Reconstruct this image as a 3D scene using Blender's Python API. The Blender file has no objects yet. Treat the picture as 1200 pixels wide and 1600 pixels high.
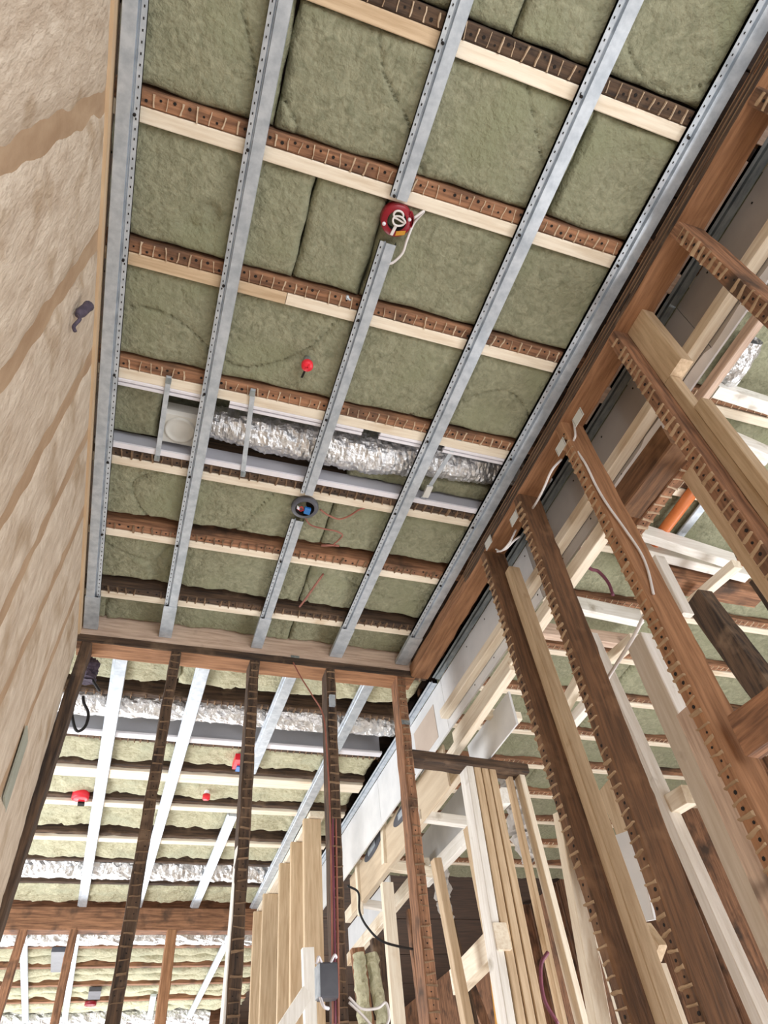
import bpy, math, random
from mathutils import Vector, Matrix, noise
random.seed(7)
scn = bpy.context.scene
COL = scn.collection
H = 1.55            # camera height above the floor; geometry is written relative to the lens
# ---------------------------------------------------------------- camera
FPX = 1076.54
RW = Matrix(((0.94663325, -0.30900633, -0.09165462),
             (0.16911759, 0.71826973, -0.67489839),
             (0.27438062, 0.62338085, 0.73219641)))
cd = bpy.data.cameras.new('camera'); cam = bpy.data.objects.new('camera', cd); COL.objects.link(cam)
cd.sensor_fit = 'VERTICAL'; cd.sensor_height = 36; cd.lens = 36 * FPX / 1600
cd.clip_start = 0.02; cd.clip_end = 100
cam.matrix_world = Matrix.Translation((0, 0, H)) @ Matrix((RW[0], -RW[1], -RW[2])).transposed().to_4x4()
scn.camera = cam
# ---------------------------------------------------------------- light
w = bpy.data.worlds.new('overcast_sky'); scn.world = w; w.use_nodes = True
bg = w.node_tree.nodes['Background']; bg.inputs[0].default_value = (0.93, 0.96, 1.0, 1); bg.inputs[1].default_value = 1.9
def window_light(name, loc, rot, sx, sy, power):
    l = bpy.data.lights.new(name, 'AREA'); l.shape = 'RECTANGLE'; l.size = sx; l.size_y = sy; l.energy = power
    l.color = (0.97, 0.98, 1.0)
    o = bpy.data.objects.new(name, l); COL.objects.link(o); o.location = (loc[0], loc[1], loc[2] + H); o.rotation_euler = rot
window_light('window_daylight_behind', (1.2, -2.6, -0.1), (math.radians(90 + 25), 0, 0), 2.2, 1.8, 62)
window_light('window_daylight_far', (0.0, 10.8, -0.2), (math.radians(-115), 0, 0), 3.5, 2.0, 260)
window_light('window_daylight_side', (-2.4, 5.0, -0.3), (math.radians(110), 0, math.radians(-90)), 3.0, 1.8, 150)
window_light('window_daylight_near', (0.9, -1.2, -1.2), (math.radians(150), 0, 0), 1.6, 1.2, 10)
window_light('window_daylight_right', (3.6, 1.6, -0.5), (math.radians(115), 0, math.radians(90)), 2.8, 1.6, 130)
scn.view_settings.view_transform = 'Standard'; scn.view_settings.look = 'None'
scn.view_settings.gamma = 1; scn.view_settings.use_curve_mapping = False
scn.view_settings.exposure = 0.0
# ---------------------------------------------------------------- materials
def srgb(r, g, b):
    f = lambda c: (c / 255 / 12.92) if c / 255 <= 0.04045 else ((c / 255 + 0.055) / 1.055) ** 2.4
    return (f(r), f(g), f(b), 1)
def mat(name, c1, c2=None, scale=(8, 8, 8), rough=0.8, metal=0.0, bump=0.0, bscale=60, detail=5, contrast=(0.35, 0.65),
        rand=0.0, extra=None, bdist=0.004, dist=0.0):
    m = bpy.data.materials.new(name); m.use_nodes = True
    nt = m.node_tree; N = nt.nodes; L = nt.links; b = N['Principled BSDF']
    b.inputs['Roughness'].default_value = rough; b.inputs['Metallic'].default_value = metal
    tc = N.new('ShaderNodeTexCoord'); mp = N.new('ShaderNodeMapping'); mp.inputs['Scale'].default_value = scale
    oi = N.new('ShaderNodeObjectInfo'); ad = N.new('ShaderNodeVectorMath'); ad.operation = 'ADD'
    mu = N.new('ShaderNodeMath'); mu.operation = 'MULTIPLY'; mu.inputs[1].default_value = 37.0
    L.new(oi.outputs['Random'], mu.inputs[0]); L.new(tc.outputs['Object'], mp.inputs[0])
    L.new(mp.outputs[0], ad.inputs[0]); L.new(mu.outputs[0], ad.inputs[1])
    n = N.new('ShaderNodeTexNoise'); n.inputs['Scale'].default_value = 1; n.inputs['Detail'].default_value = detail
    n.inputs['Roughness'].default_value = 0.6; n.inputs['Distortion'].default_value = dist
    L.new(ad.outputs[0], n.inputs['Vector'])
    r = N.new('ShaderNodeValToRGB'); r.color_ramp.elements[0].position = contrast[0]; r.color_ramp.elements[1].position = contrast[1]
    r.color_ramp.elements[0].color = c1; r.color_ramp.elements[1].color = c2 or c1
    L.new(n.outputs['Fac'], r.inputs[0]); out = r.outputs[0]
    if extra:                                   # (colour, noise scale, low, high): blotches of another colour
        n2 = N.new('ShaderNodeTexNoise'); n2.inputs['Scale'].default_value = extra[1]; n2.inputs['Detail'].default_value = 4
        a2 = N.new('ShaderNodeVectorMath'); a2.operation = 'ADD'; L.new(tc.outputs['Object'], a2.inputs[0]); L.new(mu.outputs[0], a2.inputs[1])
        L.new(a2.outputs[0], n2.inputs['Vector'])
        mr = N.new('ShaderNodeMapRange'); mr.inputs[1].default_value = extra[2]; mr.inputs[2].default_value = extra[3]
        L.new(n2.outputs['Fac'], mr.inputs[0])
        mx = N.new('ShaderNodeMix'); mx.data_type = 'RGBA'; L.new(mr.outputs[0], mx.inputs[0]); L.new(out, mx.inputs[6]); mx.inputs[7].default_value = extra[0]
        out = mx.outputs[2]
    if rand:
        hs = N.new('ShaderNodeHueSaturation'); mr = N.new('ShaderNodeMapRange')
        mr.inputs[3].default_value = 1 - rand; mr.inputs[4].default_value = 1 + rand
        L.new(oi.outputs['Random'], mr.inputs[0]); L.new(mr.outputs[0], hs.inputs['Value']); L.new(out, hs.inputs['Color']); out = hs.outputs[0]
    L.new(out, b.inputs['Base Color'])
    if bump:
        n3 = N.new('ShaderNodeTexNoise'); n3.inputs['Detail'].default_value = 6
        if isinstance(bscale, tuple):
            mp3 = N.new('ShaderNodeMapping'); mp3.inputs['Scale'].default_value = bscale; L.new(tc.outputs['Object'], mp3.inputs[0])
            L.new(mp3.outputs[0], n3.inputs['Vector']); n3.inputs['Scale'].default_value = 1
        else:
            L.new(tc.outputs['Object'], n3.inputs['Vector']); n3.inputs['Scale'].default_value = bscale
        bp = N.new('ShaderNodeBump'); bp.inputs['Strength'].default_value = bump; bp.inputs['Distance'].default_value = bdist
        L.new(n3.outputs['Fac'], bp.inputs['Height']); L.new(bp.outputs[0], b.inputs['Normal'])
    return m
def wood3(name, c1, c2, **k):
    out = []
    for ax in range(3):
        s = [70, 70, 70]; s[ax] = 5
        out.append(mat(name + '_' + 'xyz'[ax], c1, c2, scale=tuple(s), bscale=tuple(v * 2.2 for v in s), **k))
    return out
OLD = wood3('old_brown_timber', srgb(104, 72, 52), srgb(168, 122, 90), rough=0.85, bump=0.5, rand=0.16, extra=(srgb(74, 56, 44), 7, 0.52, 0.72))
BRN = wood3('warm_dark_timber', srgb(84, 60, 42), srgb(128, 92, 64), rough=0.85, bump=0.5, rand=0.1, extra=(srgb(146, 110, 80), 8, 0.55, 0.75))
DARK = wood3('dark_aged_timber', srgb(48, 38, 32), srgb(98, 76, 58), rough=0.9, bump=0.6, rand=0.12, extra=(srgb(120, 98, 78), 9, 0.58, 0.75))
ORNG = wood3('orange_timber', srgb(132, 92, 62), srgb(172, 126, 90), rough=0.8, bump=0.3, rand=0.08)
NEW = wood3('pale_new_timber', srgb(218, 201, 176), srgb(240, 229, 209), rough=0.6, bump=0.15, rand=0.05, contrast=(0.3, 0.6), extra=(srgb(190, 156, 112), 3, 0.62, 0.75))
TAN = wood3('tan_new_timber', srgb(184, 157, 124), srgb(210, 186, 154), rough=0.65, bump=0.2, rand=0.05, extra=(srgb(140, 100, 62), 5, 0.68, 0.76))
PINK = wood3('weathered_pink_timber', srgb(178, 152, 134), srgb(216, 192, 172), rough=0.75, bump=0.3, extra=(srgb(96, 76, 62), 6, 0.62, 0.75))
WHT = wood3('white_washed_timber', srgb(226, 221, 211), srgb(244, 241, 235), rough=0.6, bump=0.15, extra=(srgb(170, 160, 144), 8, 0.62, 0.75))
GALV = mat('galvanised_steel', srgb(178, 188, 198), srgb(208, 216, 224), scale=(25, 25, 25), rough=0.42, metal=0.5, bump=0.06, bscale=30, rand=0.03)
GALVD = mat('dull_galvanised_steel', srgb(128, 138, 142), srgb(168, 176, 178), scale=(60, 14, 60), rough=0.5, metal=0.7, bump=0.1, bscale=40)
FOIL = mat('crinkled_foil', srgb(205, 207, 210), srgb(245, 245, 245), scale=(30, 30, 30), rough=0.33, metal=0.85, bump=1.0, bscale=42, bdist=0.012)
WOOL = mat('green_mineral_wool', srgb(121, 122, 98), srgb(158, 157, 131), scale=(30, 30, 30), rough=1.0, bump=1.0, bscale=55, bdist=0.012, rand=0.05,
           detail=9, contrast=(0.3, 0.7), extra=(srgb(138, 140, 112), 4, 0.5, 0.68), dist=1.2)
WOOL2 = mat('pale_mineral_wool', srgb(160, 156, 126), srgb(204, 200, 172), scale=(24, 50, 24), rough=1.0, bump=1.0, bscale=45, bdist=0.012, rand=0.06,
            detail=8, contrast=(0.3, 0.7), extra=(srgb(176, 176, 150), 5, 0.5, 0.68), dist=1.0)
PLAST = mat('plaster_ridge', srgb(186, 160, 132), srgb(214, 194, 168), rough=0.95, rand=0.08)
PLASTR = mat('brown_plaster_ridge', srgb(150, 122, 92), srgb(184, 156, 124), rough=0.95)
PLASTD = mat('dirty_plaster_ridge', srgb(104, 82, 62), srgb(140, 114, 88), rough=0.95)
BLACK = mat('black_hole', srgb(26, 20, 17), rough=0.9)
BOARD = mat('grey_plasterboard', srgb(164, 158, 152), srgb(178, 172, 166), scale=(3, 3, 3), rough=0.9, bump=0.05, bscale=80)
BOARDW = mat('white_plasterboard', srgb(212, 213, 214), srgb(228, 228, 228), scale=(4, 4, 4), rough=0.85)
BOARDT = mat('tan_board_patch', srgb(190, 172, 158), srgb(202, 186, 172), scale=(4, 4, 4), rough=0.9)
TORN = mat('torn_paper_edge', srgb(222, 224, 230), srgb(238, 238, 242), rough=0.9)
INFILL = mat('rough_tan_render', srgb(188, 168, 146), srgb(222, 207, 187), scale=(24, 24, 9), rough=1.0, bump=1.0, bscale=(70, 70, 28), bdist=0.008,
             contrast=(0.3, 0.7), extra=(srgb(172, 148, 120), 5, 0.55, 0.7), detail=8)
WALLB = mat('bare_wall_board', srgb(168, 138, 108), srgb(190, 162, 132), scale=(10, 10, 4), rough=0.9, bump=0.3, bscale=70)
EDGE = mat('smooth_board_edge', srgb(196, 166, 132), srgb(212, 186, 152), scale=(30, 4, 30), rough=0.8)
RED = mat('dark_red_plastic', srgb(128, 16, 34), srgb(160, 26, 44), rough=0.35)
REDB = mat('bright_red_plastic', srgb(226, 34, 52), srgb(236, 46, 62), rough=0.4)
CABW = mat('white_cable_sheath', srgb(216, 210, 208), srgb(232, 228, 226), rough=0.4)
CABR = mat('reddish_cable_sheath', srgb(140, 84, 70), srgb(164, 106, 90), rough=0.5)
CABP = mat('purple_cable_sheath', srgb(104, 52, 70), srgb(136, 74, 92), rough=0.5)
CABK = mat('black_cable_sheath', srgb(22, 22, 24), rough=0.5)
DGREY = mat('dark_grey_plastic', srgb(74, 76, 84), srgb(92, 94, 102), rough=0.45)
BLUE = mat('blue_connector', srgb(44, 116, 190), rough=0.4)
PURP = mat('purple_grey_rubber', srgb(66, 58, 72), srgb(88, 78, 92), scale=(60, 60, 60), rough=0.8, bump=0.3)
VENT = mat('grey_white_plastic', srgb(206, 206, 200), srgb(214, 214, 208), rough=0.5)
WPLA = mat('white_trim_plastic', srgb(226, 224, 230), srgb(236, 234, 240), rough=0.5)
GREYS = mat('grey_lining_board', srgb(170, 170, 178), srgb(182, 182, 190), scale=(3, 3, 3), rough=0.8)
PIPE = mat('orange_pipe_plastic', srgb(202, 108, 56), srgb(218, 126, 70), rough=0.4)
YEL = mat('yellow_sticker', srgb(196, 140, 40), rough=0.5)
DECK = mat('dark_deck_boards', srgb(52, 40, 32), srgb(78, 58, 44), scale=(4, 30, 30), rough=0.9)
CONC = mat('dusty_floor', srgb(196, 188, 176), srgb(212, 204, 192), scale=(2, 2, 2), rough=0.9)
PLY = mat('stained_panel', srgb(196, 176, 150), srgb(212, 194, 168), scale=(3, 3, 30), rough=0.9)
GREENP = mat('grey_green_patch', srgb(150, 152, 138), srgb(166, 168, 154), scale=(10, 10, 10), rough=1.0, bump=0.6, bscale=50)
# ---------------------------------------------------------------- mesh helpers
X, Y, Z = Vector((1, 0, 0)), Vector((0, 1, 0)), Vector((0, 0, 1))
def at(px, py, axis, val):
    d = RW.transposed() @ Vector(((px - 600) / FPX, (py - 800) / FPX, 1)); return d * (val / d[axis])
class MB:
    def __init__(s): s.v = []; s.f = []; s.m = []; s.sm = []
    def add(s, vs, fs, mi=0, smooth=False):
        o = len(s.v); s.v += [Vector(v) for v in vs]; s.f += [tuple(i + o for i in f) for f in fs]; s.m += [mi] * len(fs); s.sm += [smooth] * len(fs)
    def bar(s, p0, p1, u, v, hu, hv, ch=0.003, seg=1, jit=0.0, mi=0):
        """bar from p0 to p1 with half sizes hu, hv along u, v and chamfered edges"""
        p0, p1 = Vector(p0), Vector(p1); ch = min(ch, hu * .6, hv * .6)
        sec = [(-hu + ch, -hv), (hu - ch, -hv), (hu, -hv + ch), (hu, hv - ch), (hu - ch, hv), (-hu + ch, hv), (-hu, hv - ch), (-hu, -hv + ch)]
        vs = []; fs = []; sd = random.random() * 50
        for i in range(seg + 1):
            c = p0.lerp(p1, i / seg)
            for k, (a, b) in enumerate(sec):
                if jit:
                    q = noise.noise((c.dot(u) * 3 + i * .45, k * 1.7, sd)) * jit; r = noise.noise((i * 1.1, k * 2.3, sd + 9)) * jit * .7
                    e = 1 if abs(q) < jit else 1; a2 = a + q * (1 if a > 0 else -1) * .6 + r * .4; b2 = b + r * (1 if b > 0 else -1) * .7
                else: a2, b2 = a, b
                vs.append(c + u * a2 + v * b2)
        for i in range(seg):
            for k in range(8):
                a = i * 8 + k; b = i * 8 + (k + 1) % 8; fs.append((a, b, b + 8, a + 8))
        fs.append(tuple(reversed(range(8)))); fs.append(tuple(seg * 8 + k for k in range(8)))
        s.add(vs, fs, mi)
    def box(s, x0, x1, y0, y1, z0, z1, mi=0):
        vs = [(x, y, z) for x in (x0, x1) for y in (y0, y1) for z in (z0, z1)]
        s.add(vs, [(0, 1, 3, 2), (4, 6, 7, 5), (0, 4, 5, 1), (2, 3, 7, 6), (0, 2, 6, 4), (1, 5, 7, 3)], mi)
    def obox(s, c, u, v, n, hu, hv, hn, mi=0):
        vs = [c + u * a * hu + v * b * hv + n * e * hn for a in (-1, 1) for b in (-1, 1) for e in (-1, 1)]
        s.add(vs, [(0, 1, 3, 2), (4, 6, 7, 5), (0, 4, 5, 1), (2, 3, 7, 6), (0, 2, 6, 4), (1, 5, 7, 3)], mi)
    def tube(s, pts, r, n=8, mi=0, closed=False):
        pts = [Vector(p) for p in pts]; vs = []; fs = []; last = None; m = len(pts)
        rr = r if isinstance(r, (list, tuple)) else [r] * m
        for i, p in enumerate(pts):
            t = (pts[(i + 1) % m] - pts[i - 1]) if closed else (pts[min(i + 1, m - 1)] - pts[max(i - 1, 0)])
            t.normalize()
            a = last if last is not None else (Z if abs(t.z) < .9 else X)
            a = (a - t * a.dot(t)).normalized(); last = a; b = t.cross(a)
            for k in range(n):
                q = 2 * math.pi * k / n; vs.append(p + (a * math.cos(q) + b * math.sin(q)) * rr[i])
        for i in range(m if closed else m - 1):
            for k in range(n):
                a = i * n + k; b = i * n + (k + 1) % n; j = ((i + 1) % m) * n
                fs.append((a, b, j + (k + 1) % n, j + k))
        if not closed: fs.append(tuple(reversed(range(n)))); fs.append(tuple((m - 1) * n + k for k in range(n)))
        s.add(vs, fs, mi, True)
    def lathe(s, c, ax, prof, n=24, mi=0, smooth=True):
        ax = Vector(ax).normalized(); a = (X if abs(ax.x) < .9 else Y); a = (a - ax * a.dot(ax)).normalized(); b = ax.cross(a); vs = []; fs = []
        for r, h in prof:
            for k in range(n):
                q = 2 * math.pi * k / n; vs.append(Vector(c) + ax * h + (a * math.cos(q) + b * math.sin(q)) * r)
        for i in range(len(prof) - 1):
            for k in range(n): fs.append((i * n + k, i * n + (k + 1) % n, (i + 1) * n + (k + 1) % n, (i + 1) * n + k))
        s.add(vs, fs, mi, smooth)
    def build(s, name, mats, parent=None, loc=None):
        if not isinstance(mats, (list, tuple)): mats = [mats]
        lo = Vector([min(v[i] for v in s.v) for i in range(3)]); hi = Vector([max(v[i] for v in s.v) for i in range(3)])
        c = loc or Vector(((lo.x + hi.x) / 2, (lo.y + hi.y) / 2, lo.z))
        me = bpy.data.meshes.new(name); me.from_pydata([tuple(v - c) for v in s.v], [], s.f)
        for m in mats: me.materials.append(m)
        me.polygons.foreach_set('material_index', s.m); me.polygons.foreach_set('use_smooth', s.sm); me.update()
        o = bpy.data.objects.new(name, me); COL.objects.link(o); o['wc'] = tuple(c)
        if parent is not None: o.parent = parent; o.location = c - Vector(parent['wc'])
        else: o.location = c + Vector((0, 0, H))
        return o
def tag(o, label=None, cat=None, group=None, kind=None):
    if label: o['label'] = label
    if cat: o['category'] = cat
    if group: o['group'] = group
    if kind: o['kind'] = kind
    return o
def empty(name, loc, *t, **k):
    o = bpy.data.objects.new(name, None); COL.objects.link(o); o['wc'] = tuple(loc); o.location = Vector(loc) + Vector((0, 0, H)); o.empty_display_size = .05
    return tag(o, *t, **k)
def axis_of(d):
    d = [abs(c) for c in d]; return d.index(max(d))
def timber(name, p0, p1, hu, hv, mats, u=None, parent=None, old=False, ch=0.0025, jit=.007):
    """a length of sawn timber; hu, hv are half sizes along u and v"""
    p0, p1 = Vector(p0), Vector(p1); t = (p1 - p0).normalized()
    u = Vector(u if u else (X if abs(t.x) < .7 else Y)); u = (u - t * u.dot(t)).normalized(); v = t.cross(u)
    m = MB(); L = (p1 - p0).length
    m.bar(p0, p1, u, v, hu, hv, ch=.005 if old else ch, seg=max(1, int(L / .05)) if old else 1, jit=jit if old else 0)
    return m.build(name, mats[axis_of(t)] if isinstance(mats, list) else mats, parent)
def pxt(name, a, b, axis, val, wid, dep, mats, parent=None, val2=None, old=False, ext=0.0, ext0=0.0):
    """timber whose face towards the viewer lies in the plane axis=val and runs between two sighted points"""
    p0 = at(a[0], a[1], axis, val); p1 = at(b[0], b[1], axis, val if val2 is None else val2)
    t = (p1 - p0).normalized(); n = [X, Y, Z][axis]; n = (n - t * n.dot(t)).normalized(); u = t.cross(n)
    p1 = p1 + t * ext; p0 = p0 - t * ext0
    m = MB(); L = (p1 - p0).length
    m.bar(p0 + n * dep / 2, p1 + n * dep / 2, u, n, wid / 2, dep / 2, ch=.005 if old else .0025, seg=max(1, int(L / .05)) if old else 1, jit=.007 if old else 0)
    return m.build(name, mats[axis_of(t)] if isinstance(mats, list) else mats, parent)
def lath_marks(parent, p0, p1, across, normal, wid, pitch=.0375, teeth=0.0035, ridge=PLAST, holes=True, thick=.0022, miss=0.08, hole=1.0):
    """ghost marks of old laths: a plaster ridge between laths, a nail hole in each strip"""
    p0, p1 = Vector(p0), Vector(p1); L = (p1 - p0).length; t = (p1 - p0).normalized(); across = Vector(across); normal = Vector(normal)
    m = MB(); h = MB(); k = 0; s = pitch * .5
    while s < L - .01:
        c = p0 + t * s
        if random.random() > miss:
            a = random.uniform(.72, 1.0); th = thick * random.uniform(.6, 1.6); te = teeth * random.uniform(.5, 1.7); sk = random.uniform(-.003, .003)
            n = 3; vs = []
            for i in range(n + 1):
                f = -1 + 2 * i / n; cc = c + across * (wid / 2 * a * f) + t * (sk * f + random.uniform(-.0012, .0012)); w2 = th * random.uniform(.6, 1.3)
                vs += [cc - t * w2 - normal * .002, cc + t * w2 - normal * .002, cc + t * w2 * .5 + normal * te, cc - t * w2 * .5 + normal * te]
            fs = []
            for i in range(n):
                for q in range(4): fs.append((i * 4 + q, i * 4 + (q + 1) % 4, i * 4 + 4 + (q + 1) % 4, i * 4 + 4 + q))
            fs += [(3, 2, 1, 0), (n * 4, n * 4 + 1, n * 4 + 2, n * 4 + 3)]
            m.add(vs, fs)
        if holes and random.random() > .12:
            cc = c + t * pitch * .5 + across * random.uniform(-.25, .2) * wid; r = random.uniform(.0016, .0032) * hole
            h.lathe(cc - normal * .003, normal, [(0, 0), (r, 0), (r, .0045), (0, .0045)], n=6, smooth=False)
        s += pitch * random.uniform(.93, 1.07)
    if m.v: tag(m.build('plaster_ridges', ridge, parent), 'light plaster ridges left between old laths', kind='stuff')
    if h.v: tag(h.build('nail_holes', BLACK, parent), kind='stuff')
def curve_pts(ctrl, n=8):
    P = [Vector(p) for p in ctrl]; P = [P[0] * 2 - P[1]] + P + [P[-1] * 2 - P[-2]]; out = []
    for i in range(1, len(P) - 2):
        for k in range(n):
            t = k / n; a, b, c, d = P[i - 1:i + 3]
            out.append(.5 * ((2 * b) + (c - a) * t + (2 * a - 5 * b + 4 * c - d) * t * t + (3 * b - a - 3 * c + d) * t ** 3))
    out.append(P[-2]); return out
def cable(name, ctrl, r, m, parent=None, n=6):
    b = MB(); b.tube(curve_pts(ctrl), r, n=n); return b.build(name, m, parent)
ORD = ['first', 'second', 'third', 'fourth', 'fifth', 'sixth', 'seventh', 'eighth', 'ninth', 'tenth', 'eleventh', 'twelfth', 'thirteenth', 'fourteenth', 'fifteenth']
S = 2.14            # underside of the metal ceiling channels above the lens
# ================================================================ STRUCTURE
m = MB(); m.box(-4, 6, -3.2, 12, -H - .1, -H); tag(m.build('floor', CONC), 'dusty pale building floor', kind='structure')
ceil = empty('ceiling', (1, 4, 2.4), 'dark underside of the floor deck above the joists', kind='structure')
for i in range(38):
    m = MB(); y = -3.2 + i * .4; m.box(-4, 6, y + .004, y + .396, 2.42 + (i % 3) * .002, 2.45); m.build('deck_board', DECK, ceil)
m = MB(); m.box(-4, 6, -3.2, 12, 2.452, 2.47); m.build('deck_underlay', DECK, ceil)
# left wall: boarded, rough tan infill panels between bare vertical strips
wl = MB(); wl.box(-.46, -.376, -2.6, 2.93, -H, 2.165)
WL = tag(wl.build('wall_left', WALLB), 'tan wall of rough rendered panels between bare brown vertical strips', kind='structure')
m = MB(); m.box(-.3765, -.366, -2.6, 2.93, 2.1, 2.168); m.build('top_board_strip', EDGE, WL)
streak = [(.2, .13), (.572, .45), (.94, .86), (1.345, 1.2), (1.665, 1.48), (2.06, 1.78), (2.5, 2.2), (2.93, 2.93)]   # y at z=2.1, y at z=1.0
def ys(k, z):
    a, b = streak[k] if k >= 0 else (-2.6, -2.6); return a + (b - a) * (2.1 - z) / 1.1
zs = [2.115 - i * .03 for i in range(123)]
for k in range(-1, 7):
    m = MB(); rows = []; nb = 16 if k >= 0 else 60; hw = .024
    for j, z in enumerate(zs):
        row = []
        for i in range(nb + 1):
            y0 = ys(k, z) + hw * (1 + .3 * noise.noise((z * 3, k, 3))) + .02 * noise.noise((z * 9, k * 5, 0)); y1 = ys(k + 1, z) - hw * (1 + .3 * noise.noise((z * 3, k, 8))) + .02 * noise.noise((z * 9, k * 5 + 2, 4))
            if k == -1: y0 = -2.6
            if k == 6: y1 = 2.925
            f = i / nb; y = y0 + (y1 - y0) * f; e = min(f, 1 - f, j / 20, 1) * 8
            d = .010 * min(1, e) + .004 * noise.noise((y * 14, z * 14, 5)) * min(1, e) + .003 * noise.noise((y * 40, z * 25, 2)) * min(1, e)
            row.append(len(m.v)); m.v.append(Vector((-.377 + d, y, z)))
        rows.append(row)
    fs = [(rows[j][i], rows[j][i + 1], rows[j + 1][i + 1], rows[j + 1][i]) for j in range(len(zs) - 1) for i in range(nb)]
    m.f = fs; m.m = [0] * len(fs); m.sm = [True] * len(fs); m.build('render_panel', INFILL, WL)
m = MB(); c = at(25, 1200, 0, -.368); m.obox(c, Y, Z, X, .05, .12, .003); tag(m.build('filler_patch', GREENP, WL), 'grey green filler patch')
# stub left hanging on the wall
c = Vector((-.366, 1.012, 1.80))
e = empty('cable_stub', c, 'dark purple-grey rubber cable stub poking out of the left wall', 'cable')
m = MB(); m.lathe(c + Vector((.012, 0, -.04)), (0.15, .1, 1), [(0, 0), (.010, .002), (.014, .02), (.013, .06), (.015, .075), (.008, .086), (0, .087)], n=12)
m.build('sleeve', PURP, e)
cable('wire_tail', [c + Vector((.012, 0, -.04)), c + Vector((.02, .0, -.06)), c + Vector((.01, .015, -.075)), c + Vector((.016, .02, -.09))], .005, PURP, e)
# ================================================================ ROOM 1 CEILING
JY = [-.272, .13 + .003, .533, .947, 1.366, 1.76, 2.154, 2.559]         # near edge of every old joist
JW = .042; ZJ = S + .026
names = ['first', 'second', 'third', 'fourth', 'fifth', 'sixth', 'seventh', 'eighth']
look = ['at the top edge', 'very dark, at the top right', 'orange brown, above the red light fitting', 'orange brown, above the red sprinkler cap',
        'reddish, just above the foil duct', 'dark, just below the foil duct', 'reddish, below the round grey junction ring', 'dark, nearest the back partition']
XJ0, XJ1 = -.372, 1.40
for i, y in enumerate(JY):
    mats = DARK if i in (1, 5, 7) else OLD
    o = timber('joist', (XJ0, y + JW / 2, ZJ + .1), (XJ1, y + JW / 2, ZJ + .1), .021, .1, mats, old=True, jit=.003)
    tag(o, f'old lath-marked ceiling joist, {look[i]}', 'joist', 'old joists of the near ceiling')
    lath_marks(o, (XJ0 + .05, y + JW / 2, ZJ), (1.27, y + JW / 2, ZJ), Y, -Z, JW * .98, hole=1.7, teeth=.004 if i < 5 else .008,
               ridge=PLAST if i < 5 else PLASTD, thick=.0024 if i < 5 else .0035, miss=.04)
    # sister batten fixed to its far side
    xs = [(XJ0 + .005, 1.272)]
    if i == 3: xs = [(XJ0 + .005, .198), (.2, 1.272)]
    if i == 1: xs = [(XJ0 + .005, .425), (.427, 1.262)]
    for q, (a, b) in enumerate(xs):
        o2 = timber('furring_batten', (a, y + JW + .0215, S + .026 + .045), (b, y + JW + .0215, S + .026 + .045), .0205, .046, TAN if (i == 3 and q == 0) or (i == 1 and q == 0) else NEW)
        half = '' if len(xs) == 1 else (', yellower left length' if q == 0 else ', paler right length')
        tag(o2, f'pale batten beside the joist {look[i]}{half}', 'batten', 'pale battens of the near ceiling')
def batt(x0, x1, y0, y1, z, mt, label, group, lump=.012, step=.009, wav=.006, cat='insulation'):
    m = MB(); nx = max(4, int((x1 - x0) / step)); ny = max(4, int((y1 - y0) / step)); sd = random.random() * 90; rows = []
    for j in range(-1, ny + 2):
        row = []
        for i in range(-1, nx + 2):
            fx = min(max(i / nx, 0), 1); fy = min(max(j / ny, 0), 1); x = x0 + (x1 - x0) * fx; y = y0 + (y1 - y0) * fy
            out = i in (-1, nx + 1) or j in (-1, ny + 1)
            dx = min(x - x0, x1 - x); dy = min(y - y0, y1 - y); e = min(dx, dy)
            xx = x + wav * noise.noise((y * 11, sd, 1)) * (1 if dx < .03 else .4); yy = y + wav * 1.2 * noise.noise((x * 9, sd, 2)) * (1 if dy < .03 else .4)
            zz = z + lump * noise.noise((x * 6, y * 6, sd)) + lump * .45 * noise.noise((x * 19, y * 19, sd)) + lump * .28 * noise.noise((x * 45, y * 45, sd))
            zz += .02 * math.exp(-max(e, 0) / .007)
            cr = abs(noise.noise((x * 2.3 + 4, y * 2.3, sd + 3)))
            if cr < .014: zz += .016 * (1 - cr / .014)
            if out: zz = z + .075
            row.append(len(m.v)); m.v.append(Vector((xx, yy, zz)))
        rows.append(row)
    m.f = [(rows[j][i], rows[j + 1][i], rows[j + 1][i + 1], rows[j][i + 1]) for j in range(len(rows) - 1) for i in range(len(rows[0]) - 1)]
    m.m = [0] * len(m.f); m.sm = [True] * len(m.f)
    return tag(m.build('insulation_batt', mt), label, cat, group)
ends = [y for y in JY] + [2.87]
bayname = ['above the very dark top joist', 'above the joist over the red fitting', 'in the bay of the round red light fitting',
           'in the bay of the red sprinkler cap', 'behind the foil duct', 'in the bay of the round grey junction ring', 'second bay from the back partition', 'against the back partition']
seams = [(.26, .9), (.05, .62), (.235, .50), (.70,), (.3,), (.62,), (.66,), (.5,)]
seams = [(.02, .62), (.055, .93), (.205, .43), (.9,), (.25, .95), (.60,), (.60,), (.62,)]
sidew = {2: ['at the left wall', 'in the middle', 'at the right'], 1: ['at the left', 'at the right']}
for i in range(8):
    y0 = ends[i] + JW * 2 + .001; y1 = ends[i + 1] - .004
    zz = S + .034
    if i == 4: zz = S + .215; y0 += .015; y1 -= .015
    if i == 5: y1 -= .035; zz = S + .04
    if i == 6: y1 -= .03; zz = S + .045
    if i == 7: y1 -= .01; zz = S + .07
    xs = [XJ0 + .004] + list(seams[i]) + [1.278]
    for k in range(len(xs) - 1):
        pos = sidew[len(xs) - 2][k]
        yy1 = y1
        batt(xs[k] + .002, xs[k + 1] - .002, y0, yy1, zz + random.uniform(-.003, .003), WOOL, f'green wool batt {bayname[i]}, {pos}', 'mineral wool batts of the near ceiling',
             lump=.008 if i < 4 else .014)
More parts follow.
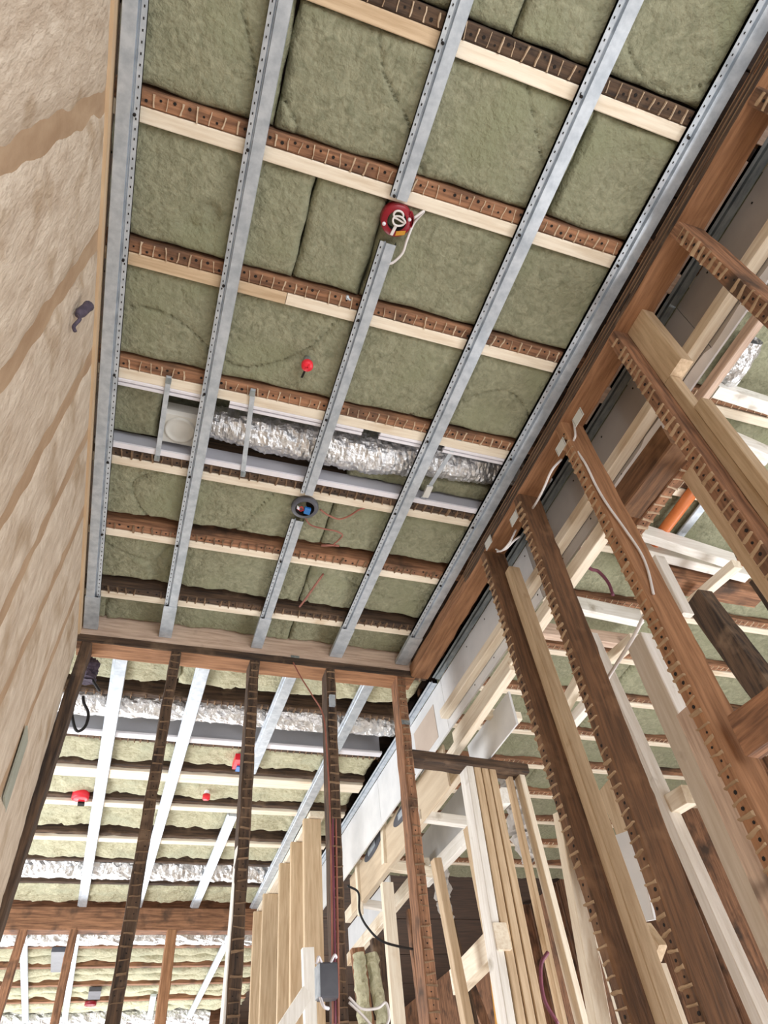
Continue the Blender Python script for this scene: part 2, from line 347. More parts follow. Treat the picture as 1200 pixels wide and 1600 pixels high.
# ---------------- galvanised channels
def channel(x0, x1, ya, yb, label, z=S, flip=False, group='galvanised channels of the near ceiling', mt=None, holes=True, name='ceiling_channel', parent=None, screws=None):
    w_ = x1 - x0
    pr = [(0, .020), (0, .006), (.24, .005), (.29, .013), (.34, .013), (.37, 0), (.97, 0), (1, .004), (1, .026)]
    pts = [((x1 - a * w_) if flip else (x0 + a * w_), z + b) for a, b in pr]
    m = MB(); n = len(pts); vs = []
    for y in (ya, yb):
        for a, b in pts: vs.append((a, y, b))
        for a, b in pts: vs.append((a + (.0 if 0 else 0), y, b + .0014))
    fs = []
    for k in range(n - 1):
        fs.append((k, k + 1, 2 * n + k + 1, 2 * n + k)); fs.append((n + k, 3 * n + k, 3 * n + k + 1, n + k + 1))
        fs.append((k, n + k, n + k + 1, k + 1)); fs.append((2 * n + k, 2 * n + k + 1, 3 * n + k + 1, 3 * n + k))
    fs += [(0, 2 * n, 3 * n, n), (n - 1, 2 * n - 1, 4 * n - 1, 3 * n - 1)]
    m.add(vs, fs); o = m.build(name, mt or GALV, parent)
    if label: tag(o, label, 'ceiling channel' if name == 'ceiling_channel' else 'metal track', group)
    if holes:
        h = MB(); y = ya + .02; xc = (x1 - .12 * w_) if flip else (x0 + .12 * w_)
        while y < yb - .01:
            h.box(xc - .0016, xc + .0016, y - .003, y + .003, z + .0045, z + .0065); y += .026
        tag(h.build('punched_holes', BLACK, o), kind='stuff')
        h = MB()
        for y in JY:
            y = y + JW * 1.5
            if ya < y < yb: h.lathe((xc + (.004 if not flip else -.004), y, z - .001), Z, [(0, 0), (.0045, 0), (.0045, .008)], n=8)
        if h.v: tag(h.build('screw_heads', BLACK, o), kind='stuff')
    return o
YB = 2.858
channel(-.357, -.297, -1.0, YB, 'galvanised channel running along the top of the left wall', flip=True)
channel(-.014, .042, -1.0, YB, 'galvanised channel crossing past the white square vent')
channel(.424, .478, -1.0, .602, 'galvanised channel length above the round red light fitting')
channel(.436, .488, .735, 1.806, 'galvanised channel length between the red fitting and the grey junction ring')
channel(.434, .486, 1.955, YB, 'galvanised channel length below the round grey junction ring')
channel(.842, .905, -1.0, YB, 'galvanised channel with punched lip, second from the right stud wall')
channel(1.205, 1.272, -1.0, YB, 'galvanised channel hugging the right stud wall')
for nm, x0, x1 in (('left wall', -.357, -.297), ('white square vent', -.014, .042), ('grey junction ring', .434, .486), ('second from the right wall', .842, .905), ('right stud wall', 1.205, 1.272)):
    m = MB(); m.box(x0 - .001, x1 + .001, 2.62, 2.856, S - .0015, S + .0005); m.box(x0 - .002, x0 - .0005, 2.62, 2.856, S - .001, S + .02); m.box(x1 + .0005, x1 + .002, 2.62, 2.856, S - .001, S + .02)
    tag(m.build('channel_sleeve', GALV), f'galvanised end sleeve on the channel: {nm}', 'channel sleeve', 'end sleeves at the back partition')
# ---------------- duct bay between the joists at 1.366 and 1.76
DUCTWOOL = []
yn, yf = JY[4] + 2 * JW + .001, JY[5] - .001
m = MB(); m.box(XJ0 + .01, 1.27, yn, yn + .0115, S + .045, S + .15)
LB = tag(m.build('lining_board', GREYS), 'grey board lining the near side of the duct bay', 'lining board')
m = MB(); m.box(XJ0 + .01, 1.27, yf - .0125, yf, S + .030, S + .11)
LB2 = tag(m.build('lining_board', GREYS), 'grey board lining the far side of the duct bay below the duct', 'lining board')
m = MB(); m.box(XJ0 + .01, 1.27, yf - .024, yf - .0005, S + .022, S + .031); m.build('edge_trim', WPLA, LB2)
for a, b in ((XJ0 + .01, .0), (.09, .60), (.47 + .2, .86), (.94, 1.268)):
    m = MB(); m.bar((a, yn + .006, S + .03), (b, yn + .006, S + .03), Y, Z, .007, .006, ch=.003); m.bar((a, yn + .026, S + .034), (b, yn + .026, S + .034), Y, Z, .007, .006, ch=.003)
    m.box(a, b, yn + .012, yn + .020, S + .037, S + .041); m.build('edge_trim', WPLA, LB)
for a, b, y0, y1, z, l in ((XJ0 + .01, -.15, yn + .035, yf - .03, S + .075, 'green wool piece left of the white square vent'), (.62, 1.262, 1.672, yf - .016, S + .085, 'thin green wool strip between the foil duct and the grey board')):
    DUCTWOOL.append((a, b, y0, y1, z, l))
# foil duct, flexible, wrinkled
def foil_duct(ctrl, rads, label, mt=FOIL, seg=14, n=28, amp=.006, name='foil_duct', group=None, ring=.022):
    pts = curve_pts(ctrl, seg); L = 0; m = MB(); sd = random.random() * 30; vs = []; fs = []
    N = len(pts)
    for i, p in enumerate(pts):
        t = (pts[min(i + 1, N - 1)] - pts[max(i - 1, 0)]).normalized(); a = (Z - t * Z.dot(t)).normalized(); b = t.cross(a)
        if i: L += (p - pts[i - 1]).length
        f = i / (N - 1) * (len(rads) - 1); j = min(int(f), len(rads) - 2); r = rads[j] + (rads[j + 1] - rads[j]) * (f - j)
        for k in range(n):
            q = 2 * math.pi * k / n
            rr = r + amp * .25 * math.sin(L * 2 * math.pi / ring + 1.2 * math.sin(q * 2 + sd)) + amp * 1.3 * noise.noise((L * 22, math.cos(q) * 2.5, math.sin(q) * 2.5 + sd)) + amp * noise.noise((L * 60, math.cos(q) * 6, math.sin(q) * 6 + sd))
            vs.append(p + (a * math.cos(q) + b * math.sin(q)) * rr)
    for i in range(N - 1):
        for k in range(n): fs.append((i * n + k, i * n + (k + 1) % n, (i + 1) * n + (k + 1) % n, (i + 1) * n + k))
    m.add(vs, fs, 0, False); o = m.build(name, mt); return tag(o, label, 'duct', group)
foil_duct([(.02, 1.63, 2.27), (.2, 1.63, 2.265), (.45, 1.63, 2.272), (.7, 1.625, 2.272), (.95, 1.60, 2.278), (1.2, 1.60, 2.29), (1.37, 1.60, 2.31)],
          [.062, .07, .085, .088, .078, .07, .06], 'crumpled silver foil duct running to the right from the white square vent', seg=26)
for a, b, y0, y1, z, l in DUCTWOOL: batt(a, b, y0, y1, z, WOOL, l, 'wool pieces in the duct bay', lump=.012)
# vent box
c = Vector((-.068, 1.65, 2.2))
m = MB(); m.bar((-.137, 1.65, 2.235), (.0, 1.65, 2.235), Y, Z, .077, .035, ch=.012)
V = tag(m.build('ceiling_vent', VENT), 'square pale vent box with a round cap hanging between two steel straps', 'vent')
m = MB(); m.lathe((-.068, 1.65, 2.199), -Z, [(0, .004), (.03, .004), (.045, .002), (.048, .005), (.055, .005), (.058, -.001)], n=36); m.build('round_cap', VENT, V)
# straps
def strap(name, x, ya, yb, z, label, wd=.018, x2=None, mt=GALV):
    x2 = x if x2 is None else x2; m = MB()
    m.bar((x, ya, z), (x2, yb, z), X, Z, wd / 2, .0012, ch=.0005)
    o = m.build(name, mt); tag(o, label, 'strap', 'steel straps under the duct bay')
    m = MB(); m.obox(Vector((x, ya + .02, z - .002)), X, Y, Z, wd / 2 + .001, .012, .001); m.obox(Vector((x2, yb - .015, z - .002)), X, Y, Z, wd / 2 + .001, .012, .001); m.build('folded_end', GALVD, o)
    return o
strap('steel_strap', -.131, 1.395, 1.785, S + .018, 'galvanised strap beside the white square vent', x2=-.134)
strap('steel_strap', .160, 1.372, 1.785, S + .018, 'galvanised strap crossing the duct right of the vent', x2=.195)
strap('steel_strap', .985, 1.40, 1.77, S + .03, 'galvanised strap near the right end of the duct, with a white block', x2=.945)
m = MB(); m.obox(at(668, 768, 2, S + .02), Vector((.95, -.05, 0)).normalized(), Y, Z, .013, .030, .006)
tag(m.build('white_block', VENT), 'small white block clipped on the strap at the right of the duct', 'block')
# red light fitting
c = Vector((.466, .664, S + .004))
e = empty('light_fitting', c, 'round dark red light fitting housing with a coiled white cable', 'light fitting')
m = MB(); m.lathe(c, -Z, [(.030, .0), (.047, 0), (.049, -.004), (.049, -.035), (.046, -.04), (.040, -.06), (.0, -.06)], n=32); m.build('housing', RED, e)
m = MB(); m.lathe(c, -Z, [(.0295, .0005), (.0295, -.05), (0, -.05)], n=28); m.build('inner_cup', BLACK, e)
for k in range(8):
    a = math.radians(-60 + k * 12 - 75) + math.pi * .5; q = c + Vector((math.cos(a), -abs(math.sin(a)), 0)) * .048
    m = MB(); m.obox(q, X, Y, Z, .0022, .007, .004); m.build('tooth', RED, e)
for dx, dy in ((-.036, .018), (.036, -.016)):
    m = MB(); m.lathe(c + Vector((dx, dy, -.001)), -Z, [(0, .005), (.004, .004), (.006, .001), (.006, -.002)], n=12); m.build('screw', WPLA, e)
m = MB(); m.bar(c + Vector((.008, .036, -.0015)), c + Vector((.036, .026, -.0015)), Z, Y, .0008, .007); m.build('sticker', YEL, e)
ring = [c + Vector((.004 + .019 * math.cos(t), -.004 + .014 * math.sin(t), -.008 + .003 * math.sin(t * 2))) for t in [k * math.pi / 6 for k in range(0, 13)]]
ring2 = [c + Vector((-.002 + .015 * math.cos(t), -.020 + .012 * math.sin(t), -.004)) for t in [k * math.pi / 6 for k in range(1, 14)]]
cable('cable_coil', ring + ring2[2:], .0034, CABW, e)
m = MB(); m.bar(c + Vector((0, .012, -.006)), c + Vector((-.004, .044, -.002)), X, Z, .005, .002); m.build('cable_tab', CABW, e)
cable('cable_loop', [c + Vector((.05, -.02, .012)), c + Vector((.075, -.045, .02)), c + Vector((.06, .0, .03)), c + Vector((.052, .05, .012)), c + Vector((.05, .09, .004)), c + Vector((.03, .125, .0)), c + Vector((.012, .135, .0))], .0042, CABW, e)
# red sprinkler cap
c = Vector((.319, 1.212, 2.115))
e = empty('sprinkler_head', c, 'small bright red sprinkler cap sticking out of the insulation', 'sprinkler')
m = MB(); m.lathe(c, Z, [(0, 0), (.018, 0), (.0205, .004), (.0205, .02), (.018, .024), (.0, .024)], n=24)
for k in range(2): m.obox(c + Vector((0, 0, -.001)), Vector((math.cos(k * 1.57 + .5), math.sin(k * 1.57 + .5), 0)), Vector((-math.sin(k * 1.57 + .5), math.cos(k * 1.57 + .5), 0)), Z, .014, .002, .001)
m.build('cap', REDB, e)
m = MB(); m.lathe(c, Z, [(.012, .024), (.014, .03), (.014, .05), (.009, .055), (.009, .12)], n=16); m.build('threaded_body', GALVD, e)
m = MB(); m.obox(c + Vector((.002, .045, .046)), Vector((-.15, 1, 0)).normalized(), X, Z, .028, .0035, .002); m.build('slit', BLACK, e)
# grey junction ring
c = Vector((.474, 1.885, S + .004))
e = empty('junction_ring', c, 'round dark grey junction ring with a blue connector inside', 'junction box')
m = MB(); m.lathe(c, -Z, [(.040, 0), (.054, 0), (.057, -.004), (.057, -.018), (.046, -.022), (.045, -.04), (0, -.04)], n=36); m.build('ring', DGREY, e)
m = MB(); m.lathe(c, -Z, [(.0395, .0004), (.0395, -.035), (0, -.035)], n=28); m.build('inner_cup', BLACK, e)
m = MB(); m.bar(c + Vector((-.002, .002, -.004)), c + Vector((.024, .006, -.004)), Y, Z, .016, .008); m.build('connector', BLUE, e)
m = MB(); m.bar(c + Vector((-.034, -.002, .002)), c + Vector((-.022, .006, .002)), Y, Z, .006, .006); m.build('white_terminal', WPLA, e)
for k in range(3):
    cable('lead', [c + Vector((-.028, .004 + k * .006, .004)), c + Vector((-.016, .012 - k * .012, -.004)), c + Vector((-.002, .006 + k * .003, 0))], .0018, CABP if k % 2 else REDB, e)
p = lambda x, y, z=S + .022: at(x, y, 2, z)
tag(cable('trailing_cable', [p(475, 806), p(485, 820), p(505, 826), p(525, 830), p(535, 836), p(530, 843), p(521, 851)], .0035, CABR), 'thin reddish cable winding over the insulation below the grey junction ring', 'cable')
tag(cable('braided_cable', [p(500, 796), p(513, 805), p(530, 811), p(546, 806), p(560, 797), p(572, 793, S + .03)], .004, CABR), 'thin braided cable sagging right of the grey junction ring', 'cable')
tag(cable('trailing_cable', [p(505, 897), p(492, 915), p(478, 935), p(468, 948)], .005, CABR), 'reddish cable lying on the insulation near the back partition', 'cable')
m = MB(); a, b = p(502, 852), p(522, 852); m.tube([a, b], .005); m.tube([p(522, 852), p(530, 853)], .005); tag(m.build('copper_offcut', CABR), 'short copper coloured stub on the joist below the junction ring', 'pipe')
m = MB(); q = at(543, 466, 2, S + .02); m.lathe(q, Z, [(0, 0), (.006, 0), (.006, .012)], n=10); m.tube([q, q + Vector((.012, .004, 0))], .003)
tag(m.build('roofing_nail', GALV), 'tiny shiny clip on the joist below the red fitting', 'clip')
# ================================================================ END PARTITION (Y = 2.861)
YP = 2.861
o = timber('header_timber', (XJ0, YP + .055, 2.172), (1.30, YP + .055, 2.172), .055, .066, PINK, old=True); tag(o, 'pinkish planed header timber over the back partition, channel ends butt against it', 'timber')
o = timber('top_plate', (XJ0, YP + .06, 2.087), (1.31, YP + .06, 2.087), .06, .0185, ORNG, old=True); tag(o, 'orange brown top plate of the back partition with dark front edge', 'timber')
m = MB(); m.bar((XJ0, YP - .002, 2.087), (1.30, YP - .002, 2.087), Y, Z, .004, .020, seg=30, jit=.004); m.build('dark_edge', DARK[0], o)
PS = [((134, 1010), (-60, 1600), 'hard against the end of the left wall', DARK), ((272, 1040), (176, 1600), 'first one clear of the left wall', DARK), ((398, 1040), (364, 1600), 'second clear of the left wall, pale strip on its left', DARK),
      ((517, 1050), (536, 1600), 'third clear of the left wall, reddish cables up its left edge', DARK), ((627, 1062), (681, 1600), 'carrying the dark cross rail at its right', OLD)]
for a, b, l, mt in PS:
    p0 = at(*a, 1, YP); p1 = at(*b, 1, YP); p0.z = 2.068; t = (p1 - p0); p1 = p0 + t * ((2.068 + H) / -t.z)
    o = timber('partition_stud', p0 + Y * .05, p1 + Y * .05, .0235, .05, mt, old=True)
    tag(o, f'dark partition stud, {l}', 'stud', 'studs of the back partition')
    if a[0] > 140: lath_marks(o, p0, p1, X, -Y, .045, teeth=.006, ridge=PLASTD, thick=.003, pitch=.04)
o = pxt('edge_strip', (391, 1130), (352, 1600), 1, YP + .01, .018, .08, WHT, ext=.6, old=False); tag(o, 'thin pale strip fixed along the left edge of the second clear stud', 'batten')
tag(cable('red_cable', [at(458, 1035, 1, YP - .01), at(470, 1058, 1, YP - .01), at(487, 1085, 1, YP - .01), at(505, 1118, 1, YP - .01), at(511, 1180, 1, YP - .01), at(515, 1260, 1, YP - .01), at(518, 1400, 1, YP - .01), at(520, 1600, 1, YP - .01)], .004, CABR),
    'reddish cable running from the top plate down the third clear stud', 'cable')
for k in range(2):
    dx = 5 * k
    tag(cable('red_cable', [at(519 + dx, 1190, 1, YP + .02), at(520 + dx, 1300, 1, YP + .0), at(523 + dx, 1480, 1, YP - .012), at(524 + dx, 1600, 1, YP - .012)], .0045, CABR if k else CABP),
        ['dark red cable clipped down the left side of the third clear stud', 'brownish cable beside the dark red one on the third clear stud'][k], 'cable')
for (px_, py_), l in (((461, 1028), 'on the top plate'), ((634, 1128), 'on the stud carrying the cross rail')):
    m = MB(); q = at(px_, py_, 1, YP - .004); m.obox(q, X, Z, Y, .022, .014, .0008); m.build; o = m.build('nail_plate', GALVD); tag(o, f'small grey steel nail plate {l}', 'plate')
m = MB(); q = at(519, 1095, 1, YP - .012); m.obox(q, X, Z, Y, .014, .03, .008); tag(m.build('white_bracket', GALV), 'small bright bracket near the top of the third clear stud', 'bracket')
# metal back box on third stud
c = at(510, 1534, 1, YP - .03)
m = MB(); m.bar(c - X * .03, c + X * .035, Y, Z, .03, .055, ch=.006); BB = tag(m.build('back_box', DGREY), 'dark back box with white cable ends on the third clear stud', 'back box')
cable('cable_end', [c + Vector((-.02, -.02, .05)), c + Vector((-.035, -.03, .07)), c + Vector((-.04, -.02, .05))], .005, WPLA, BB)
cable('cable_end', [c + Vector((.01, -.02, .05)), c + Vector((.025, -.03, .075)), c + Vector((.035, -.02, .07))], .005, WPLA, BB)
cable('cable_end', [c + Vector((-.03, -.02, -.05)), c + Vector((-.02, -.03, -.08)), c + Vector((0.0, -.02, -.085))], .006, WPLA, BB)
m = MB(); m.box(c.x - .036, c.x - .03, c.y - .028, c.y + .028, c.z - .05, c.z + .05); m.build('side_plate', GALV, BB)
# dark rail between that stud and the right stud wall
rail = timber('cross_rail', at(640, 1176, 1, YP + .0) + Y * .05, at(826, 1200, 1, YP + .0) + Y * .05, .05, .024, DARK, old=True, u=Y)
tag(rail, 'dark cross rail from the last partition stud to the right stud wall', 'timber')
# pale packed studs under it
pk = empty('stud_cluster', at(745, 1200, 1, 2.95), 'tight cluster of pale new studs under the dark cross rail', 'stud')
for k in range(4):
    a = (733 + k * 11.5, 1190 + k * .6); b = (800 + k * 16, 1600)
    pxt('stud_ply', a, b, 1, YP + .01 + k * .002, .036, .09, WHT if k == 0 else TAN, pk, ext=1.2)
o = pxt('pale_stud', (797, 1207), (884, 1600), 1, YP + .06, .022, .045, TAN, ext=1.2); tag(o, 'thin pale stud right of the packed stud cluster', 'stud', 'thin pale studs beside the cluster')
o = pxt('pale_stud', (815, 1207), (916, 1600), 1, YP + .03, .03, .06, NEW, ext=1.2); tag(o, 'pale stud tucked left of the nearest right wall post', 'stud', 'thin pale studs beside the cluster')
# ================================================================ RIGHT STUD WALL (X = 1.284)
XR = 1.284
pl = timber('wall_plate', (XR + .05, -1.2, 2.105), (XR + .05, 2.86, 2.105), .05, .036, ORNG, old=True, u=X)
tag(pl, 'long old brown top plate over the right stud wall', 'timber')
m = MB()
for k in range(3):
    z = 2.082 + k * .02; m.bar((XR - .0005, -1.2, z), (XR - .0005, 2.1, z), X, Z, .003, .0075 - k * .001, seg=60, jit=.003)
m.build('dark_facing', DARK[1], pl)
m = MB()
for k in range(3):
    y = -1.2
    while y < 2.0:
        l = random.uniform(.1, .5); z = 2.0925 + k * .0195 - .0005
        m.bar((XR - .0035, y, z), (XR - .0035, y + l, z), X, Z, .0015, .0012); y += l + random.uniform(.01, .12)
tag(m.build('plaster_lines', PLASTD, pl), kind='stuff')
RS = [  # y of stud, pixels of centre line on the room-facing face at the bottom of the frame, material, label
    (1.905, (771, 880), (985, 1600), BRN, 'farthest right-wall stud, next to the back partition, pale strip on its right'),
    (1.56, (812, 790), (1092, 1600), BRN, 'right-wall stud with white cables drooping past its top'),
    (1.19, (880, 690), (1100, 1135), ORNG, 'orange brown right-wall stud with a white cable running down it'),
    (.80, (958, 540), (1200, 868), OLD, 'right-wall stud with short tan timber blocks fixed to its side'),
    (.42, (1064, 380), (1200, 503), OLD, 'right-wall stud crossing the right edge of the frame'),
    (.045, (1172, 165), (1235, 190), OLD, 'right-wall stud at the top right corner of the frame')]
studs = []
for i, (y, a, b, mt, l) in enumerate(RS):
    p0 = Vector((XR, y, 2.069)); q = at(*b, 0, XR)
    if i >= 3: q = Vector((XR, y, 1.0))
    else: q.y = y + (q.y - y) * .8
    t = q - p0; p1 = p0 + t * ((2.069 + H) / -t.z)
    o = timber('wall_stud', p0 + X * .05, p1 + X * .05, .05, .0235, mt, old=True, u=X)
    tag(o, 'old brown ' + l, 'stud', 'old studs of the right wall'); studs.append((p0, p1, o))
    lath_marks(o, p0 - Z * .03, p1, Y, -X, .046, teeth=.0045, ridge=PLASTR, hole=1.7, thick=.0042, pitch=.036, miss=.03)
# pale strip on the right of the farthest stud
o = pxt('side_batten', (792, 890), (1032, 1600), 0, XR + .045, .045, .05, TAN, ext=1.4); tag(o, 'tan batten standing against the right side of the farthest right-wall stud', 'batten')
o = pxt('side_batten', (868, 1270), (925, 1600), 0, XR - .0, .04, .05, NEW, ext=1.0); tag(o, 'pale batten low on the left side of the farthest right-wall stud', 'batten')
# timber blocks sistered to the stud at y=.80
def sblock(name, x0, x1, y0, y1, z0, z1, mt, label, cat='timber block'):
    m = MB(); m.bar(((x0 + x1) / 2, (y0 + y1) / 2, z0), ((x0 + x1) / 2, (y0 + y1) / 2, z1), X, Y, (x1 - x0) / 2, (y1 - y0) / 2, ch=.002)
    return tag(m.build(name, mt[2]), label, cat, 'timber blocks on the fourth stud')
sblock('timber_block', 1.335, 1.380, .682, .776, 1.745, 2.067, TAN, 'short tan timber block with a pale sawn end under the right top plate')
sblock('timber_block', 1.335, 1.375, .742, .776, -H, 1.742, TAN, 'thin tan strip below the short block on the same stud')
sblock('timber_block', 1.330, 1.368, .705, .741, -H, 1.565, TAN, 'wider tan timber starting lower beside the thin strip on the stud', 'timber')
# noggins between wall studs
o = pxt('wall_noggin', (1150, 1150), (1260, 1072), 0, XR + .01, .10, .05, OLD, old=True); tag(o, 'brown noggin reaching right from the orange stud at the right edge', 'timber')
# steel nail plates on the plate
for (a, l) in (((903, 652), 'above the orange stud'), ((876, 698), 'on the top of the orange stud'), ((803, 810), 'beside the second stud top'), ((763, 848), 'above the farthest stud')):
    m = MB(); q = at(a[0], a[1], 0, XR - .006); m.obox(q, Y, Z, X, .030, .022, .0008); o = tag(m.build('nail_plate', VENT), f'small pale perforated nail plate {l}', 'plate', 'nail plates on the right wall')
    m = MB()
    for k in range(7):
        for s_ in (-1, 1): m.obox(q + Y * s_ * .026 + Z * (-.018 + k * .006) - X * .0008, Y, Z, X, .0012, .0012, .0004)
    tag(m.build('plate_holes', BLACK, o), kind='stuff')
# cables on the right wall
f = lambda x, y, d=XR + .0: at(x, y, 0, d)
tag(cable('white_cable', [f(896, 658, 1.33), f(899, 680, 1.3), f(896, 695, 1.30), at(915, 725, 1, 1.155), at(932, 760, 1, 1.155), at(950, 790, 1, 1.153), at(975, 825, 1, 1.153), at(1000, 862, 1, 1.153), at(1012, 890, 1, 1.153), at(1021, 928, 1, 1.153)], .0045, CABW), 'white cable running down the side of the orange stud', 'cable')
tag(cable('white_cable', [f(877, 718, 1.3), f(862, 735, 1.25), f(850, 762, 1.27), f(838, 785, 1.31), f(824, 806, 1.35)], .0045, CABW), 'white cable arching from the plate to the second stud', 'cable')
tag(cable('white_cable', [f(806, 828, 1.3), f(796, 848, 1.24), f(783, 861, 1.25), f(775, 858, 1.3)], .004, CABW), 'short upper white cable looping under the plate above the farthest stud', 'cable')
tag(cable('white_cable', [f(812, 838, 1.32), f(802, 846, 1.26), f(790, 858, 1.25), f(777, 862, 1.3)], .004, CABW), 'short lower white cable looping under the plate above the farthest stud', 'cable')
# ================================================================ BULKHEAD BEYOND THE RIGHT WALL
XB = 1.5; ZB = 1.835
WR = empty('wall_right', (XB, 2, ZB), 'grey plasterboard bulkhead behind the right stud wall', kind='structure')
for y0, y1, mt in ((-1.2, -.25, BOARD), (-.247, .668, BOARD), (.671, 1.87, BOARD), (1.873, 2.95, BOARDW), (2.953, 4.1, BOARDW), (4.103, 5.9, BOARDW)):
    m = MB(); m.bar((XB + .0065, y0, (ZB + S) / 2), (XB + .0065, y1, (ZB + S) / 2), X, Z, .0062, (S - ZB) / 2, ch=.0015)
    if y0 > 2.9: pass
    m.build('plasterboard', mt, WR)
m = MB(); m.obox(Vector((XB - .001, 3.25, 1.97)), Y, Z, X, .16, .10, .0008); m.build('board_patch', BOARDT, WR)
m = MB()
y = -.4
while y < 2.8:
    for z in (1.87, 2.10): m.obox(Vector((XB - .0005, y, z)), Y, Z, X, .003, .003, .0008)
    y += .23
tag(m.build('board_screws', BLACK, WR), kind='stuff')
# torn paper lip along the lower edge
m = MB(); vs = []; n = 60
for i in range(n + 1):
    y = -.6 + i * 1.9 / n; zt = ZB + .03 + .014 * noise.noise((y * 7, 0, 0)) + (.012 if math.sin(y * 9) > 0 else 0)
    vs += [(XB - .002, y, zt), (XB - .006, y, ZB - .012), (XB + .001, y, zt), (XB + .001, y, ZB - .012)]
fs = []
for i in range(n):
    a = i * 4; fs += [(a, a + 4, a + 5, a + 1), (a + 2, a + 3, a + 7, a + 6), (a, a + 2, a + 6, a + 4), (a + 1, a + 5, a + 7, a + 3)]
m.add(vs, fs); m.build('torn_paper', TORN, WR)
o = tag(channel(1.452, 1.498, -1.2, 2.95, 'metal track along the top of the grey bulkhead', z=S + .0, mt=GALVD, name='metal_track', holes=False, group=None), None)
tag(channel(1.452, 1.498, 2.99, 5.9, 'metal track along the bulkhead beyond the back partition', z=S, mt=GALV, name='metal_track', holes=False, group=None), None)
r1 = timber('bulkhead_rail', (1.475, -1.2, 1.906), (1.475, 2.93, 1.906), .0225, .0235, NEW, u=X); tag(r1, 'long pale rail crossing the grey plasterboard bulkhead', 'timber')
r2 = timber('bulkhead_rail', (1.525, 1.31, 1.797), (1.525, 2.93, 1.777), .0225, .030, NEW, u=X); tag(r2, 'pale bottom rail of the bulkhead seen between the first three studs', 'timber')
r3 = timber('bulkhead_rail', (1.527, -1.2, 1.795), (1.527, .96, 1.795), .014, .020, PINK, u=X); tag(r3, 'pinkish bottom rail under the torn edge of the bulkhead', 'timber')
for y, s_ in ((.115, .03), (.60, .03), (1.06, .03)):
    o = timber('short_block', (1.40, y, 2.165), (1.455, y, 2.165), .035, .018, PINK); tag(o, ['small pale block in the dark gap at the right edge', 'small pale block in the dark gap above the tan timber block', 'small pale block in the dark gap left of the fourth stud'][int(y * 2)], 'timber block', 'small blocks in the dark gap')
o = timber('gap_strip', (1.435, .2, 2.17), (1.435, 1.2, 2.17), .012, .018, PINK, u=X); tag(o, 'greyish strip running in the gap beside the bulkhead track', 'batten')
foil_duct([(1.40, 1.50, 2.25), (1.43, 1.56, 2.22), (1.46, 1.66, 2.23)], [.03, .06, .05], 'knot of foil duct showing through the gap beyond the second stud', seg=10, n=20)
for y0, y1 in ((-1.2, -.1), (-.09, .68), (.68, 1.45)):
    batt(1.402, 1.452, y0, y1, 2.20, WOOL, ['green wool strip in the gap at the top right corner', 'green wool strip in the gap beyond the tan block', 'green wool strip in the gap beyond the fourth stud'][int(y0 + 2) if y0 < 0 else 2 if y0 > .5 else 1], 'wool strips in the gap', lump=.01)
# ================================================================ ROOM BEYOND THE BULKHEAD
for i, y in enumerate(JY[1:] + [2.96, 3.37, 3.78, 4.19, 4.6, 5.01, 5.42]):
    mats = OLD
    o = timber('far_joist', (1.56, y + .02, ZJ + .1), (4.2, y + .02, ZJ + .1), .021, .1, mats, old=True)
    tag(o, f'{ORD[i]} old joist of the side room ceiling, counting away from the viewer', 'joist', 'joists of the side room')
    lath_marks(o, (1.6, y + .02, ZJ), (3.4, y + .02, ZJ), Y, -Z, JW, teeth=.003, ridge=PLAST, holes=True)
    o = timber('far_batten', (1.56, y + .064, ZJ + .04), (4.2, y + .064, ZJ + .04), .0205, .046, NEW); tag(o, f'{ORD[i]} pale batten of the side room ceiling, counting away from the viewer', 'batten', 'battens of the side room')
    y1 = (JY[1:] + [2.96, 3.37, 3.78, 4.19, 4.6, 5.01, 5.42, 5.83])[i + 1]
    batt(1.56, 2.6, y + 2 * JW + .002, y1 - .004, S + .04, WOOL, f'{ORD[i]} green wool batt of the side room, bulkhead half', 'wool batts of the side room', step=.02)
    batt(2.604, 4.1, y + 2 * JW + .002, y1 - .004, S + .04, WOOL, f'{ORD[i]} green wool batt of the side room, far half', 'wool batts of the side room', step=.03)
def P(name, a, b, axis, val, wid, dep, mt, label, cat='timber', group=None, **k):
    return tag(pxt(name, a, b, axis, val, wid, dep, mt, **k), label, cat, group)
# white-washed trimmers, sighted through the studs
P('white_trimmer', (972, 815), (1150, 872), 1, 1.62, .075, .045, WHT, 'white-washed trimmer between the orange pipe bays', old=False)
P('white_trimmer', (1120, 598), (1260, 642), 1, .875, .060, .05, WHT, 'white-washed trimmer at the right edge, upper one')
P('white_trimmer', (1080, 650), (1205, 705), 1, 1.045, .085, .05, WHT, 'white-washed trimmer at the right edge, lower one with a sawn end')
P('white_trimmer', (880, 936), (1003, 962), 1, 2.12, .085, .045, WHT, 'white trimmer framed between the second and third studs')
P('pale_post', (1050, 700), (1225, 945), 0, 1.62, .075, .045, TAN, 'tan post slanting across in front of the orange pipe', 'stud', ext=1.0)
P('pale_brace', (1060, 953), (1145, 880), 0, 2.3, .040, .045, NEW, 'short pale brace below the white trimmer')
P('pale_post', (1020, 870), (1065, 960), 0, 1.62, .022, .045, WHT, 'thin white post right of the orange stud', 'stud')
tag(timber('dark_beam', (1.54, .965, 1.790), (1.54, 1.30, 1.800), .048, .052, BRN, old=True, u=X), 'dark brown beam running behind the fourth stud', 'timber')
bm = timber('marked_joist', (1.616, 1.0, 1.82), (1.616, 1.38, 1.82), .025, .075, OLD, old=True, u=X)
tag(bm, 'lath-marked joist underside between the dark beam and the tan post', 'joist'); lath_marks(bm, (1.616, 1.0, 1.745), (1.616, 1.42, 1.745), X, -Z, .05, pitch=.04, thick=.005)
